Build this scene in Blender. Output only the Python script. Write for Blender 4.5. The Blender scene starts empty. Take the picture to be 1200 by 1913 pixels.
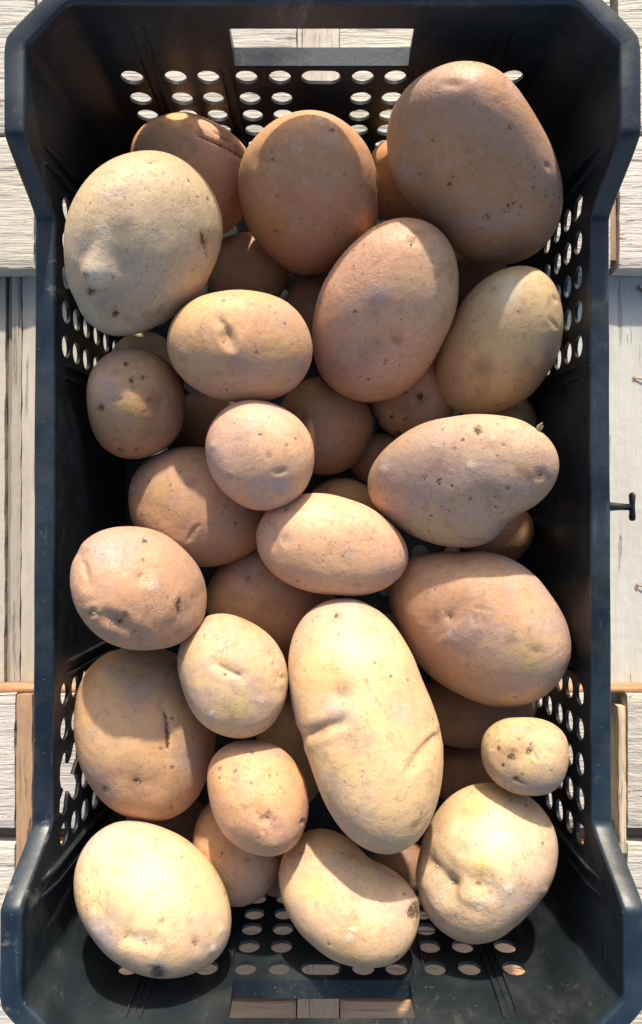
import bpy, bmesh, math, random
import numpy as np
from mathutils import Vector, Matrix, noise
from mathutils.geometry import delaunay_2d_cdt

# ------------------------------------------------------------------ camera, sky, sun, exposure
scene = bpy.context.scene
COL = scene.collection
R = math.radians

cam_d = bpy.data.cameras.new('camera'); cam = bpy.data.objects.new('camera', cam_d); COL.objects.link(cam)
scene.camera = cam
F_PX, CX, CY, CAMZ = 1350.0, 602.0, 971.0, 0.504      # focal length and foot point of the vertical, in photo pixels
CAM_R = Matrix.Rotation(math.atan((CY-956.5)/F_PX), 3, 'X') @ Matrix.Rotation(math.atan((CX-600.0)/F_PX), 3, 'Y')
cam.location = (0, 0, CAMZ); cam.rotation_euler = CAM_R.to_euler()
CAM_N = np.array(CAM_R)
def rays(px, py):
    """world rays (z = -1) that leave the lens towards points of the photograph"""
    v = np.stack([(np.asarray(px, float)-600.0)/F_PX, (956.5-np.asarray(py, float))/F_PX, -np.ones(np.shape(px))], -1) @ CAM_N.T
    return v/(-v[..., 2:3])
def proj(W):
    v = (W-np.array([0, 0, CAMZ])) @ CAM_N
    return 600.0+F_PX*v[:, 0]/-v[:, 2], 956.5-F_PX*v[:, 1]/-v[:, 2]
cam_d.sensor_fit = 'VERTICAL'; cam_d.sensor_height = 24.0
cam_d.lens = 24.0 * F_PX / 1913.0
cam_d.clip_start = 0.01; cam_d.clip_end = 500

SUN_EL, SUN_AZ = 26.0, 3.5
w = bpy.data.worlds.new('World'); scene.world = w; w.use_nodes = True
nt = w.node_tree; nt.nodes.clear()
sky = nt.nodes.new('ShaderNodeTexSky'); sky.sky_type = 'NISHITA'; sky.sun_disc = False
sky.sun_elevation = R(SUN_EL); sky.sun_rotation = R(SUN_AZ); sky.dust_density = 3.0; sky.air_density = 1.0; sky.ozone_density = 0.6
bg = nt.nodes.new('ShaderNodeBackground'); bg.inputs['Strength'].default_value = 0.125
wo = nt.nodes.new('ShaderNodeOutputWorld')
nt.links.new(sky.outputs[0], bg.inputs[0]); nt.links.new(bg.outputs[0], wo.inputs[0])

sd = bpy.data.lights.new('sun', 'SUN'); sun = bpy.data.objects.new('sun', sd); COL.objects.link(sun)
sd.energy = 3.6; sd.angle = R(1.6); sd.color = (1.0, 0.90, 0.76)
sdir = Vector((math.sin(R(SUN_AZ))*math.cos(R(SUN_EL)), math.cos(R(SUN_AZ))*math.cos(R(SUN_EL)), math.sin(R(SUN_EL))))
sun.rotation_euler = sdir.to_track_quat('Z', 'Y').to_euler(); sun.location = sdir * 3

scene.view_settings.view_transform = 'Standard'; scene.view_settings.look = 'None'
scene.view_settings.exposure = 0.90; scene.view_settings.gamma = 1.0; scene.view_settings.use_curve_mapping = False
scene.cycles.max_bounces = 8; scene.cycles.diffuse_bounces = 5

# ------------------------------------------------------------------ helpers
def link_mesh(name, verts, faces, mat=None, parent=None, smooth=True):
    me = bpy.data.meshes.new(name); me.from_pydata([tuple(v) for v in verts], [], [tuple(f) for f in faces]); me.update()
    if smooth: me.polygons.foreach_set('use_smooth', [True]*len(me.polygons))
    o = bpy.data.objects.new(name, me); COL.objects.link(o)
    if mat: me.materials.append(mat)
    if parent: o.parent = parent
    return o
def tag(o, label=None, cat=None, group=None, kind=None):
    if label: o['label'] = label
    if cat: o['category'] = cat
    if group: o['group'] = group
    if kind: o['kind'] = kind
    return o
def empty(name, loc=(0, 0, 0)):
    o = bpy.data.objects.new(name, None); COL.objects.link(o); o.location = loc; o.empty_display_size = .02
    return o

class NT:
    def __init__(s, name):
        s.m = bpy.data.materials.new(name); s.m.use_nodes = True; s.t = s.m.node_tree
        s.p = s.t.nodes['Principled BSDF']
    def n(s, typ, **kw):
        nd = s.t.nodes.new(typ)
        for k, v in kw.items():
            if k.startswith('_'): setattr(nd, k[1:], v)
            else:
                key = k.replace('__', ' ')
                nd.inputs[key].default_value = v
        return nd
    def l(s, a, b): s.t.links.new(a, b)
    def noise(s, vec, scale, detail=4, rough=.55, dist=0, w=None):
        nd = s.t.nodes.new('ShaderNodeTexNoise'); nd.noise_dimensions = '4D' if w is not None else '3D'
        nd.inputs['Scale'].default_value = scale; nd.inputs['Detail'].default_value = detail
        nd.inputs['Roughness'].default_value = rough; nd.inputs['Distortion'].default_value = dist
        s.l(vec, nd.inputs['Vector'])
        if w is not None: s.l(w, nd.inputs['W'])
        return nd.outputs['Fac']
    def ramp(s, fac, a, b, lo=0.0, hi=1.0):
        nd = s.t.nodes.new('ShaderNodeMapRange'); nd.interpolation_type = 'SMOOTHSTEP'
        nd.inputs['From Min'].default_value = a; nd.inputs['From Max'].default_value = b
        nd.inputs['To Min'].default_value = lo; nd.inputs['To Max'].default_value = hi
        s.l(fac, nd.inputs['Value']); return nd.outputs[0]
    def math(s, op, a, b=None, c=None):
        nd = s.t.nodes.new('ShaderNodeMath'); nd.operation = op
        for i, x in enumerate((a, b, c)):
            if x is None: continue
            if isinstance(x, (int, float)): nd.inputs[i].default_value = x
            else: s.l(x, nd.inputs[i])
        return nd.outputs[0]
    def mix(s, fac, a, b, blend='MIX'):
        nd = s.t.nodes.new('ShaderNodeMix'); nd.data_type = 'RGBA'; nd.blend_type = blend
        for i, x in ((0, fac), (6, a), (7, b)):
            if isinstance(x, (int, float)): nd.inputs[i].default_value = x
            elif isinstance(x, tuple): nd.inputs[i].default_value = x if len(x) == 4 else x+(1,)
            else: s.l(x, nd.inputs[i])
        return nd.outputs[2]
    def bump(s, h, dist, strength=1.0, normal=None):
        nd = s.t.nodes.new('ShaderNodeBump'); nd.inputs['Distance'].default_value = dist; nd.inputs['Strength'].default_value = strength
        s.l(h, nd.inputs['Height'])
        if normal is not None: s.l(normal, nd.inputs['Normal'])
        return nd.outputs[0]

# ------------------------------------------------------------------ materials
def mat_plastic(name='crate_plastic', ca=(.0080, .0110, .0135), cb=(.0150, .0215, .0275), r0=.34, r1=.50):
    M = NT(name)
    tc = M.n('ShaderNodeTexCoord'); ob = tc.outputs['Object']
    big = M.noise(ob, 18, 5, .6)
    mp = M.n('ShaderNodeMapping'); mp.inputs['Scale'].default_value = (1, 1, .28); M.l(ob, mp.inputs[0])
    streak = M.noise(mp.outputs[0], 75, 7, .72, .6)
    zone = M.noise(ob, 9, 2, .5)
    dirt = M.math('MULTIPLY', M.ramp(streak, .57, .70), M.ramp(zone, .49, .66))
    specks = M.ramp(M.noise(ob, 620, 2, .5), .745, .775)
    scr = M.n('ShaderNodeMapping'); scr.inputs['Scale'].default_value = (1, .12, .5); scr.inputs['Rotation'].default_value = (0, .3, .35); M.l(ob, scr.inputs[0])
    scratch = M.math('MULTIPLY', M.ramp(M.noise(scr.outputs[0], 330, 2, .5), .66, .72), .18)
    base = M.mix(M.ramp(big, .3, .7), ca, cb); M.p.inputs['Specular IOR Level'].default_value = .42
    c = M.mix(M.math('MULTIPLY', dirt, .62), base, (.17, .165, .15))
    c = M.mix(M.math('MULTIPLY', M.ramp(M.noise(ob, 40, 6, .7), .42, .75), .26), c, (.085, .088, .085))
    c = M.mix(M.math('MULTIPLY', specks, .5), c, (.30, .28, .25))
    c = M.mix(scratch, c, (.10, .12, .13))
    M.l(c, M.p.inputs['Base Color'])
    rg = M.ramp(big, .3, .7, r0, r1)
    M.l(M.math('ADD', rg, M.math('MULTIPLY', dirt, .3)), M.p.inputs['Roughness'])
    b = M.bump(M.noise(ob, 260, 4, .6), .0004, .35)
    b2 = M.bump(M.noise(ob, 22, 3, .5), .004, .25, b)
    M.l(b2, M.p.inputs['Normal'])
    return M.m

def mat_wood(name, pale, mid, dark, crackdark, relief=1.0, fine=1.0):
    """grain runs along the board's own X axis"""
    M = NT(name)
    tc = M.n('ShaderNodeTexCoord'); ob = tc.outputs['Object']
    oi = M.n('ShaderNodeObjectInfo'); W = M.math('MULTIPLY', oi.outputs['Random'], 37.0)
    def mp(sx, sy, sz=1):
        m = M.n('ShaderNodeMapping'); m.inputs['Scale'].default_value = (sx, sy, sz); M.l(ob, m.inputs[0]); return m.outputs[0]
    wv = mp(.09, 1, 1)
    g1 = M.noise(wv, 260, 6, .62, .35, W)
    g2 = M.noise(mp(.045, 1, 1), 620, 4, .6, .2, W)
    g3 = M.noise(mp(.2, 1, 1), 40, 4, .6, .8, W)
    blot = M.noise(ob, 14, 4, .6, .5, W)
    crack = M.ramp(M.noise(mp(.05, 1, 1), 210, 4, .55, .4, W), .615, .645)
    crack2 = M.math('MULTIPLY', M.ramp(g2, .60, .66), .60 * fine)
    c = M.mix(M.ramp(g3, .3, .7), pale, mid)
    c = M.mix(M.ramp(blot, .52, .75, 0, .35), c, dark)
    c = M.mix(M.ramp(g1, .42, .72, 0, .40), c, dark)
    ck = M.math('MINIMUM', M.math('ADD', crack, crack2), 1.0)
    c = M.mix(M.math('MULTIPLY', ck, .72), c, crackdark)
    c = M.mix(1.0, c, oi.outputs['Color'], 'MULTIPLY')
    M.l(c, M.p.inputs['Base Color']); M.p.inputs['Roughness'].default_value = .85
    M.p.inputs['Specular IOR Level'].default_value = .25
    h = M.math('SUBTRACT', M.math('ADD', M.math('MULTIPLY', g1, .8), M.math('MULTIPLY', g2, .5)), M.math('MULTIPLY', ck, .9))
    b = M.bump(h, .0011 * relief, 1.0)
    b = M.bump(M.noise(ob, 90, 3, .5, 0, W), .002, .3, b)
    M.l(b, M.p.inputs['Normal'])
    return M.m

def mat_skin():
    M = NT('potato_skin')
    tc = M.n('ShaderNodeTexCoord'); ob = tc.outputs['Object']
    oi = M.n('ShaderNodeObjectInfo'); rnd = oi.outputs['Random']; W = M.math('MULTIPLY', rnd, 91.0)
    at = M.n('ShaderNodeAttribute'); at.attribute_name = 'skin'
    mk = M.n('ShaderNodeAttribute'); mk.attribute_name = 'mark'       # r: dark, g: dust / scab, b: smoothness
    sep = M.n('ShaderNodeSeparateColor'); M.l(mk.outputs['Color'], sep.inputs[0])
    c = at.outputs['Color']; rough_ = oi.outputs['Alpha']
    edge = M.noise(ob, 620, 4, .68, 0, W)
    blot = M.noise(ob, 42, 4, .6, .4, W)
    mott = M.noise(ob, 260, 5, .68, 0, W)
    fine = M.noise(ob, 1300, 3, .6, 0, W)
    c = M.mix(M.ramp(blot, .46, .72, 0, .42), c, (.36, .235, .155))
    c = M.mix(M.ramp(M.noise(ob, 30, 3, .5, .3, M.math('ADD', W, 5.0)), .55, .75, 0, .28), c, (.62, .43, .22))
    c = M.mix(M.ramp(M.noise(ob, 55, 5, .7, .5, M.math('ADD', W, 9.0)), .52, .70, 0, .50), c, (.40, .30, .27))
    c = M.mix(M.ramp(M.noise(ob, 24, 5, .65, .6, M.math('ADD', W, 17.0)), .50, .66, 0, .60), c, (.385, .295, .265))
    c = M.mix(M.ramp(M.noise(ob, 75, 5, .7, .8, M.math('ADD', W, 27.0)), .54, .68, 0, .48), c, (.28, .175, .105))
    c = M.mix(M.ramp(mott, .50, .72, 0, .34), c, (.30, .18, .105))
    c = M.mix(M.ramp(mott, .48, .30, 0, .22), c, (.68, .51, .33))
    c = M.mix(M.ramp(fine, .52, .70, 0, .20), c, (.27, .17, .105))
    # lenticels: small dark rough flecks, denser in patches
    vo = M.n('ShaderNodeTexVoronoi', Scale=230.0, Randomness=1.0); vo.voronoi_dimensions = '4D'; vo.feature = 'F1'
    wrp = M.n('ShaderNodeVectorMath'); wrp.operation = 'ADD'
    nn = M.t.nodes.new('ShaderNodeTexNoise'); nn.inputs['Scale'].default_value = 420; M.l(ob, nn.inputs['Vector'])
    sc = M.n('ShaderNodeVectorMath'); sc.operation = 'SCALE'; sc.inputs['Scale'].default_value = .0022; M.l(nn.outputs['Color'], sc.inputs[0])
    M.l(ob, wrp.inputs[0]); M.l(sc.outputs[0], wrp.inputs[1]); M.l(wrp.outputs[0], vo.inputs['Vector']); M.l(W, vo.inputs['W'])
    sp = M.n('ShaderNodeSeparateColor'); M.l(vo.outputs['Color'], sp.inputs[0])
    cell = M.ramp(sp.outputs[0], .30, 1.0, 0.06, .28)
    dens = M.ramp(M.noise(ob, 34, 3, .6, 0, M.math('ADD', W, 2.0)), .42, .62)
    spot = M.math('MULTIPLY', M.ramp(M.math('SUBTRACT', vo.outputs['Distance'], cell), .06, -.05), M.ramp(sp.outputs[0], .30, .36))
    spot = M.math('MULTIPLY', M.math('MULTIPLY', spot, dens), M.math('MULTIPLY_ADD', rough_, .6, .5))
    c = M.mix(M.math('MULTIPLY', spot, .90), c, (.105, .065, .045))
    # tiny torn flecks of loose skin, dark and pale, in drifts
    d2 = M.ramp(M.noise(ob, 60, 4, .65, .5, M.math('ADD', W, 21.0)), .44, .64, .12, 1.0)
    mpf = M.n('ShaderNodeMapping'); mpf.inputs['Scale'].default_value = (1, .55, .8); mpf.inputs['Rotation'].default_value = (.4, .2, .9); M.l(ob, mpf.inputs[0])
    fl = M.math('MULTIPLY', M.ramp(M.noise(mpf.outputs[0], 820, 3, .62, .6, W), .605, .665), d2)
    fl2 = M.math('MULTIPLY', M.ramp(M.noise(mpf.outputs[0], 740, 3, .62, .6, M.math('ADD', W, 31.0)), .62, .68), d2)
    c = M.mix(M.math('MULTIPLY', fl, .80), c, (.22, .135, .09))
    c = M.mix(M.math('MULTIPLY', fl2, .34), c, (.68, .56, .42))
    # scurf: pale flaky dust
    scurf = M.math('MULTIPLY', M.ramp(M.noise(ob, 520, 4, .7, .3, W), .58, .66), M.ramp(M.math('MULTIPLY_ADD', rough_, .12, M.noise(ob, 48, 3, .6, 0, M.math('ADD', W, 4.0))), .52, .68))
    scurf = M.math('MAXIMUM', M.math('MULTIPLY', scurf, .60), M.ramp(M.math('MULTIPLY_ADD', M.math('SUBTRACT', edge, .5), 2.2, sep.outputs[1]), .42, .80, 0, .65))
    c = M.mix(scurf, c, (.56, .50, .43))
    halo = M.ramp(M.math('MULTIPLY_ADD', M.math('SUBTRACT', edge, .5), 1.6, sep.outputs[0]), .10, .75, 0, .60)
    c = M.mix(halo, c, (.23, .14, .085))
    dk = M.ramp(M.math('MULTIPLY_ADD', M.math('SUBTRACT', edge, .5), 3.4, sep.outputs[0]), .56, .98, 0, .85)
    # fine netting of cracked, flaking skin
    vn = M.n('ShaderNodeTexVoronoi', Scale=300.0); vn.feature = 'DISTANCE_TO_EDGE'; M.l(wrp.outputs[0], vn.inputs['Vector'])
    net = M.math('MULTIPLY', M.ramp(vn.outputs['Distance'], .10, .02), M.ramp(M.math('MULTIPLY_ADD', rough_, .14, M.noise(ob, 26, 4, .6, 0, M.math('ADD', W, 14.0))), .58, .72))
    c = M.mix(M.math('MULTIPLY', net, .16), c, (.30, .20, .14))
    c = M.mix(dk, c, (.055, .034, .024))
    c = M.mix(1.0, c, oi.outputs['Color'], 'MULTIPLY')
    M.l(c, M.p.inputs['Base Color'])
    M.l(M.math('ADD', M.ramp(mott, .3, .7, -.05, .08), M.ramp(blot, .35, .65, .48, .68)), M.p.inputs['Roughness'])
    M.p.inputs['Specular IOR Level'].default_value = .36
    M.p.inputs['Subsurface Weight'].default_value = .16
    M.p.inputs['Subsurface Radius'].default_value = (1.0, .45, .2); M.p.inputs['Subsurface Scale'].default_value = .006
    h = M.math('ADD', M.math('MULTIPLY', mott, .8), M.math('MULTIPLY', fine, .22))
    h = M.math('SUBTRACT', h, M.math('MULTIPLY', spot, .35)); h = M.math('SUBTRACT', h, M.math('MULTIPLY', net, .14)); h = M.math('SUBTRACT', h, M.math('MULTIPLY', dk, .6))
    h = M.math('ADD', h, M.math('MULTIPLY', scurf, .5)); h = M.math('ADD', h, M.math('MULTIPLY', fl2, .8)); h = M.math('SUBTRACT', h, M.math('MULTIPLY', fl, .5))
    b = M.bump(h, .0006, .7)
    b = M.bump(blot, .006, .22, b)
    M.l(b, M.p.inputs['Normal'])
    return M.m

def mat_simple(name, col, rough=.6, metal=0.0, noise_amt=.3, scale=300):
    M = NT(name); tc = M.n('ShaderNodeTexCoord')
    n = M.noise(tc.outputs['Object'], scale, 4, .6)
    c = M.mix(M.ramp(n, .35, .7, 0, noise_amt), col, tuple(x*.35 for x in col))
    M.l(c, M.p.inputs['Base Color']); M.p.inputs['Roughness'].default_value = rough; M.p.inputs['Metallic'].default_value = metal
    M.l(M.bump(n, .0005, .5), M.p.inputs['Normal'])
    return M.m

PLASTIC = mat_plastic()
RIM = mat_plastic('bluer_rim', (.005, .010, .017), (.012, .026, .043), .30, .48)  # rim plastic, bluer than the wall plastic
WOOD_GREY = mat_wood('weathered_wood', (.56, .53, .475), (.49, .455, .40), (.37, .325, .27), (.20, .165, .13), 1.4, .6)
WOOD_SMOOTH = mat_wood('smooth_grey_wood', (.50, .485, .44), (.45, .43, .38), (.37, .34, .30), (.29, .26, .22), .5, .0)
WOOD_TAN = mat_wood('raw_tan_wood', (.50, .32, .19), (.42, .25, .14), (.32, .18, .10), (.14, .08, .045), .8, .8)
SKIN = mat_skin()
RUST = mat_simple('rusty_steel', (.20, .085, .04), .7, .3)
STEEL = mat_simple('worn_steel', (.30, .26, .22), .45, .9)
SPROUT = mat_simple('sprout', (.42, .40, .20), .55, 0, .3, 500)
EARTH = mat_simple('dark_earth', (.12, .085, .06), .95, 0, .6, 30)

# ------------------------------------------------------------------ ground and boards
gm = bmesh.new()
bmesh.ops.create_grid(gm, x_segments=40, y_segments=40, size=60)
for v in gm.verts: v.co.z = -.11
me = bpy.data.meshes.new('ground'); gm.to_mesh(me); gm.free(); me.materials.append(EARTH)
g = bpy.data.objects.new('ground', me); COL.objects.link(g); tag(g, kind='structure', label='dark earth under the wooden boards')

def board(x0, x1, y0, y1, ztop, th, mat, grain='X', tint=(1, 1, 1), seed=0, label=None, group=None, rough_end=.0008, name='wooden_board'):
    """a sawn board as its own slab: top grid with slightly worn edges"""
    L, Wd = ((x1-x0), (y1-y0)) if grain == 'X' else ((y1-y0), (x1-x0))
    rnd = random.Random(seed)
    nx = max(6, int(L/.008)); ny = max(3, int(Wd/.006)); nx = min(nx, 120); ny = min(ny, 24)
    vs, fs = [], []
    def nz(x, y, s, k): return noise.noise(Vector((x*s+seed*3.1, y*s*k, seed*1.7)))
    for j in range(ny+1):
        for i in range(nx+1):
            x = -L/2+L*i/nx; y = -Wd/2+Wd*j/ny
            z = 0
            if j in (0, ny): y += nz(x, y, 60, 1)*.0009*(1 if j else -1); z -= .0009
            if i in (0, nx): x += nz(x, y, 110, 1)*rough_end; z -= .0008
            z += nz(x*.25, y, 30, 1)*.0007
            vs.append((x, y, z))
    top = len(vs)
    for j in range(ny):
        for i in range(nx):
            a = j*(nx+1)+i; fs.append((a, a+1, a+nx+2, a+nx+1))
    ring = [i for i in range(nx+1)] + [j*(nx+1)+nx for j in range(1, ny+1)] + [ny*(nx+1)+i for i in range(nx-1, -1, -1)] + [j*(nx+1) for j in range(ny-1, 0, -1)]
    for r in ring: vs.append((vs[r][0], vs[r][1], -th))
    n = len(ring)
    for k in range(n):
        fs.append((ring[k], top+k, top+(k+1) % n, ring[(k+1) % n]))
    fs.append(tuple(top+k for k in range(n))[::-1])
    o = link_mesh(name, vs, fs, mat, None, False)
    o.location = ((x0+x1)/2, (y0+y1)/2, ztop)
    if grain == 'Y': o.rotation_euler.z = math.pi/2
    o.color = tint+(1,)
    tag(o, label, 'board', group)
    return o

# ------------------------------------------------------------------ board layout
GB = 'weathered grey boards with cross grain'
def pal(k): r = random.Random(k*7+1); v = r.uniform(.9, 1.08); return (v, v*r.uniform(.98, 1.01), v*r.uniform(.95, 1.02))
# (y0, y1) of the cross-grained rows; the crate stands on the second and third
ROWS = [(.2722, .420, 'top row'), (.1762, .2688, 'row B'), (-.2143, -.1217, 'row D'), (-.3300, -.2262, 'row E'), (-.4800, -.3345, 'row F')]
LBL = {
 (0, 0): 'rough grey board with sideways grain at the upper left corner, above a dark gap',
 (0, 1): 'rough whitish board left of the crate, just above the smooth upright planks',
 (0, 2): 'pale board with an orange edge above it, beside the orange batten at lower left',
 (0, 3): 'pale board below the dark gap beside the lower end of the orange batten',
 (0, 4): 'pale board peeping out under the lower left corner of the crate',
 (2, 0): 'rough whitish board with long cracks outside the upper right corner of the crate',
 (2, 1): 'cracked whitish board above the plank with nails, an orange strip along its end',
 (2, 2): 'cracked pale board at the lower right beside the tan strip, under the orange edge',
 (2, 3): 'bright pale board at the right edge below the dark rubble gap',
 (2, 4): 'pale board under the lower right corner of the crate',
 (1, 0): 'cracked white board seen through the far handle slot, left of the middle batten',
 (3, 0): 'cracked white board seen through the far handle slot, right of the middle batten',
 (1, 1): 'grey board under the far left part of the crate, showing through the lower holes',
 (3, 1): 'grey board under the far right part of the crate, showing through the lower holes',
 (1, 2): 'board under the near left part of the crate, showing through the broken side holes',
 (3, 2): 'board under the near right part of the crate, showing through the side holes',
 (1, 3): 'shaded brown board seen through the near end holes left of the middle batten',
 (3, 3): 'shaded brown board seen through the near end holes right of the middle batten',
 (1, 4): 'shaded board seen through the near handle slot left of the middle batten',
 (3, 4): 'shaded board seen through the near handle slot right of the middle batten'}
XS = [(-.62, -.2023), (-.2000, -.0180), (.2086, .62), (.0126, .2000)]
for i, (x0, x1) in enumerate(XS):
    for j, (y0, y1, nm) in enumerate(ROWS):
        if i == 0 and j in (2, 3): x1b = -.2142
        else: x1b = x1
        x0b = x0
        if i == 2 and j in (2, 3): x0b = .2128
        if i == 3 and j < 2: x1b = .2020
        dz = {0: .0, 1: .0, 2: .0, 3: -.001, 4: -.0005}[j]
        under = i in (1, 3) and j >= 3  # near boards tinted brown: their warm shade is put into the colour
        board(x0b, x1b, y0+(.0012 if i == 2 and j == 0 else 0), y1, dz, .0175, WOOD_GREY, 'X', (1.30, .80, .50) if under else pal(i*5+j), 11+i*5+j, LBL[(i, j)], GB)
# middle batten between the boards, flush with them
for k, (y0, y1, lab) in enumerate([(.1765, .42, 'upright grain batten seen in the middle of the far handle slot'), (-.48, -.122, 'upright grain batten seen in the middle of the near handle slot')]):
    board(-.0172, .0120, y0, y1, .0012, .018, WOOD_GREY, 'Y', [(1.02, .99, .95), (1.35, .86, .56)][k], 60+k, lab, 'middle battens')  # near batten browner, its shade painted in as tint
# smooth planks with upright grain, one board thickness lower
ZC = -.0185
CP = [(-.62, -.2305, 'smooth grey plank at the far left edge of the photo'), (-.2298, -.2262, None), (-.2255, -.2185, 'narrow grey plank with a long dark crack left of the crate'),
      (-.2178, -.150, 'pale smooth plank touching the left rim of the crate'), (-.149, -.05, 'smooth plank under the crate left of its middle'), (-.049, .06, 'smooth plank under the middle of the crate'),
      (.061, .17, 'smooth plank under the crate right of its middle'), (.171, .62, 'wide smooth whitish plank with rusty nails right of the crate')]
planks = []
for k, (x0, x1, lab) in enumerate(CP):
    if lab is None:
        board(x0, x1, -.35, .35, ZC-.004, .012, WOOD_SMOOTH, 'Y', (.62, .50, .40), 80+k, 'thin recessed brown strip between the grey planks left of the crate'); continue
    t = {0: (.96, .93, .88), 2: (.80, .76, .69), 3: (1.0, .93, .83), 7: (1.06, 1.10, 1.12)}.get(k, (1, 1, 1))
    planks.append(board(x0, x1, -.35, .35, ZC - (.0008 if k == 0 else 0), .016, WOOD_SMOOTH, 'Y', t, 80+k, lab, 'smooth planks with upright grain'))
# coloured strips
board(-.2134, -.2026, -.262, -.1223, -.0010, .016, WOOD_TAN, 'Y', (.90, .92, .95), 90, 'orange brown batten left of the near end of the crate')
board(.2072, .2125, -.2325, -.1310, -.002, .015, WOOD_TAN, 'Y', (1.25, 1.6, 1.9), 91, 'thin tan strip right of the near end of the crate')
board(.2028, .2078, .1838, .2600, -.0035, .014, WOOD_TAN, 'Y', (.85, .95, 1.1), 92, 'rough orange strip right of the crate at the end of the cracked board')
# orange cross battens whose faces show in the gaps next to the smooth planks
board(-.62, .62, .1688+.0076, .1755+.009, -.0185-.0, .0165, WOOD_TAN, 'X', (.55, .42, .36), 93, 'brown batten showing under the edge of the upper boards')
board(-.62, .62, -.1216, -.1170, -.0045, .013, WOOD_TAN, 'X', (.95, .85, .85), 94, 'orange batten edge below the smooth planks')
board(-.62, .62, -.2258, -.2146, -.012, .01, WOOD_GREY, 'X', (.30, .27, .25), 95, 'dark board at the bottom of the gap near the lower corners')
board(-.62, .62, .2692, .2718, -.010, .01, WOOD_GREY, 'X', (.42, .34, .28), 97, 'brown board at the bottom of the narrow gap near the upper corners')
board(-.62, .62, -.3342, -.3303, -.008, .01, WOOD_GREY, 'X', (.45, .36, .3), 96, 'brown board at the bottom of the gap under the near handle slot')

def tube(bm, pts, rad, seg=10):
    rings = []
    for i, p in enumerate(pts):
        p = Vector(p); d = (Vector(pts[min(i+1, len(pts)-1)])-Vector(pts[max(i-1, 0)])).normalized()
        a = d.orthogonal().normalized(); b = d.cross(a); rr = rad[i] if isinstance(rad, (list, tuple)) else rad
        rings.append([bm.verts.new(p+(a*math.cos(2*math.pi*k/seg)+b*math.sin(2*math.pi*k/seg))*rr) for k in range(seg)])
    for r0, r1 in zip(rings, rings[1:]):
        for k in range(seg): bm.faces.new((r0[k], r0[(k+1) % seg], r1[(k+1) % seg], r1[k]))
    bm.faces.new(rings[0][::-1]); bm.faces.new(rings[-1])
def bm_obj(name, bm, mat, parent=None, smooth=True):
    bmesh.ops.recalc_face_normals(bm, faces=bm.faces)
    me = bpy.data.meshes.new(name); bm.to_mesh(me); bm.free(); me.materials.append(mat)
    if smooth: me.polygons.foreach_set('use_smooth', [True]*len(me.polygons))
    o = bpy.data.objects.new(name, me); COL.objects.link(o); o.parent = parent
    return o
def gpx(px, py, z): v = rays(px, py)*(CAMZ-z); return (float(v[0]), float(v[1]), z)
# bent rusty nails in the wide right plank (and one staple row on the left planks)
for k, (px, py, ex, ey) in enumerate([(1181, 708, 1215, 711), (1187, 1093, 1215, 1098), (1190, 538, 1204, 556)]):
    a = Vector(gpx(px, py, ZC-.002)); b = Vector(gpx(ex, ey, ZC+.0012))
    bm = bmesh.new(); tube(bm, [a, a+Vector((.0006, -.0002, .003)), (a+b)/2+Vector((0, 0, .0022)), b+Vector((0, 0, .0008))], [.0004, .00045, .00045, .0003], 8)
    o = bm_obj('bent_nail', bm, RUST)
    tag(o, ['upper bent rusty nail, level with the yellowish potato, in the plank right of the crate', 'lower bent rusty nail below the black peg in the plank right of the crate', 'short rusty nail near the top of the plank right of the crate'][k], 'nail', 'rusty nails')
    bm = bmesh.new()
    bmesh.ops.create_circle(bm, cap_ends=True, radius=.0012, segments=14)
    for v in bm.verts: v.co.y *= 1.9; v.co += a + Vector((0, -.0008, .0021+.0003))
    st = bm_obj('rust_stain', bm, mat_simple('rust_stain_%d' % k, (.36, .25, .18), .9, 0, .5, 900), planks[-1]); st.matrix_parent_inverse = Matrix.LocRotScale(planks[-1].location, planks[-1].rotation_euler, None).inverted()

# ------------------------------------------------------------------ the crate
A0, B0, RC = .1392, .2427, .0225      # inner half width, half length, corner radius of the shell at rim level
ZHI, ZLO, ZFL = .1650, .1310, .0035
crate = empty('plastic_crate', (0, 0, 0))
tag(crate, 'black blue plastic harvest crate with perforated walls, full of potatoes', 'crate')
arc = math.pi/2*RC
SEGS = [('line', B0-RC), ('arc', arc), ('line', 2*(A0-RC)), ('arc', arc), ('line', 2*(B0-RC)), ('arc', arc), ('line', 2*(A0-RC)), ('arc', arc), ('line', B0-RC)]
LTOT = sum(s[1] for s in SEGS)
def plan(s):
    """point and outward normal of the plan outline at arc length s; starts mid right wall, runs toward +Y, then the far wall, left, near"""
    s = s % LTOT
    cs = [(A0-RC, B0-RC), (-(A0-RC), B0-RC), (-(A0-RC), -(B0-RC)), (A0-RC, -(B0-RC))]
    p = s
    if p <= SEGS[0][1]: return (A0, p), (1, 0)
    p -= SEGS[0][1]
    for q in range(4):
        if p <= arc:
            a = q*math.pi/2 + p/RC; c = cs[q]
            ux, uy = math.cos(a), math.sin(a)
            # chamfered corner with softened kinks
            f = min(1.0, .80/math.cos(p/RC-math.pi/4)); t = p/RC/(math.pi/4)-1
            f = f-.012*(1-abs(t)**4)
            an = q*math.pi/2+math.pi/4+math.pi/4*(math.copysign(abs(t)**3.5, t))
            return (c[0]+RC*ux*f, c[1]+RC*uy*f), (math.cos(an), math.sin(an))
        p -= arc
        ln = SEGS[2+2*q][1]
        if p <= ln or q == 3:
            if q == 0: return (A0-RC-p, B0), (0, 1)
            if q == 1: return (-A0, B0-RC-p), (-1, 0)
            if q == 2: return (-(A0-RC)+p, -B0), (0, -1)
            return (A0, -(B0-RC)+p), (1, 0)
        p -= ln
S_TOP = SEGS[0][1]+arc+(A0-RC)            # middle of the far end wall
S_LEFT = S_TOP+(A0-RC)+arc+(B0-RC)
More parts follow.
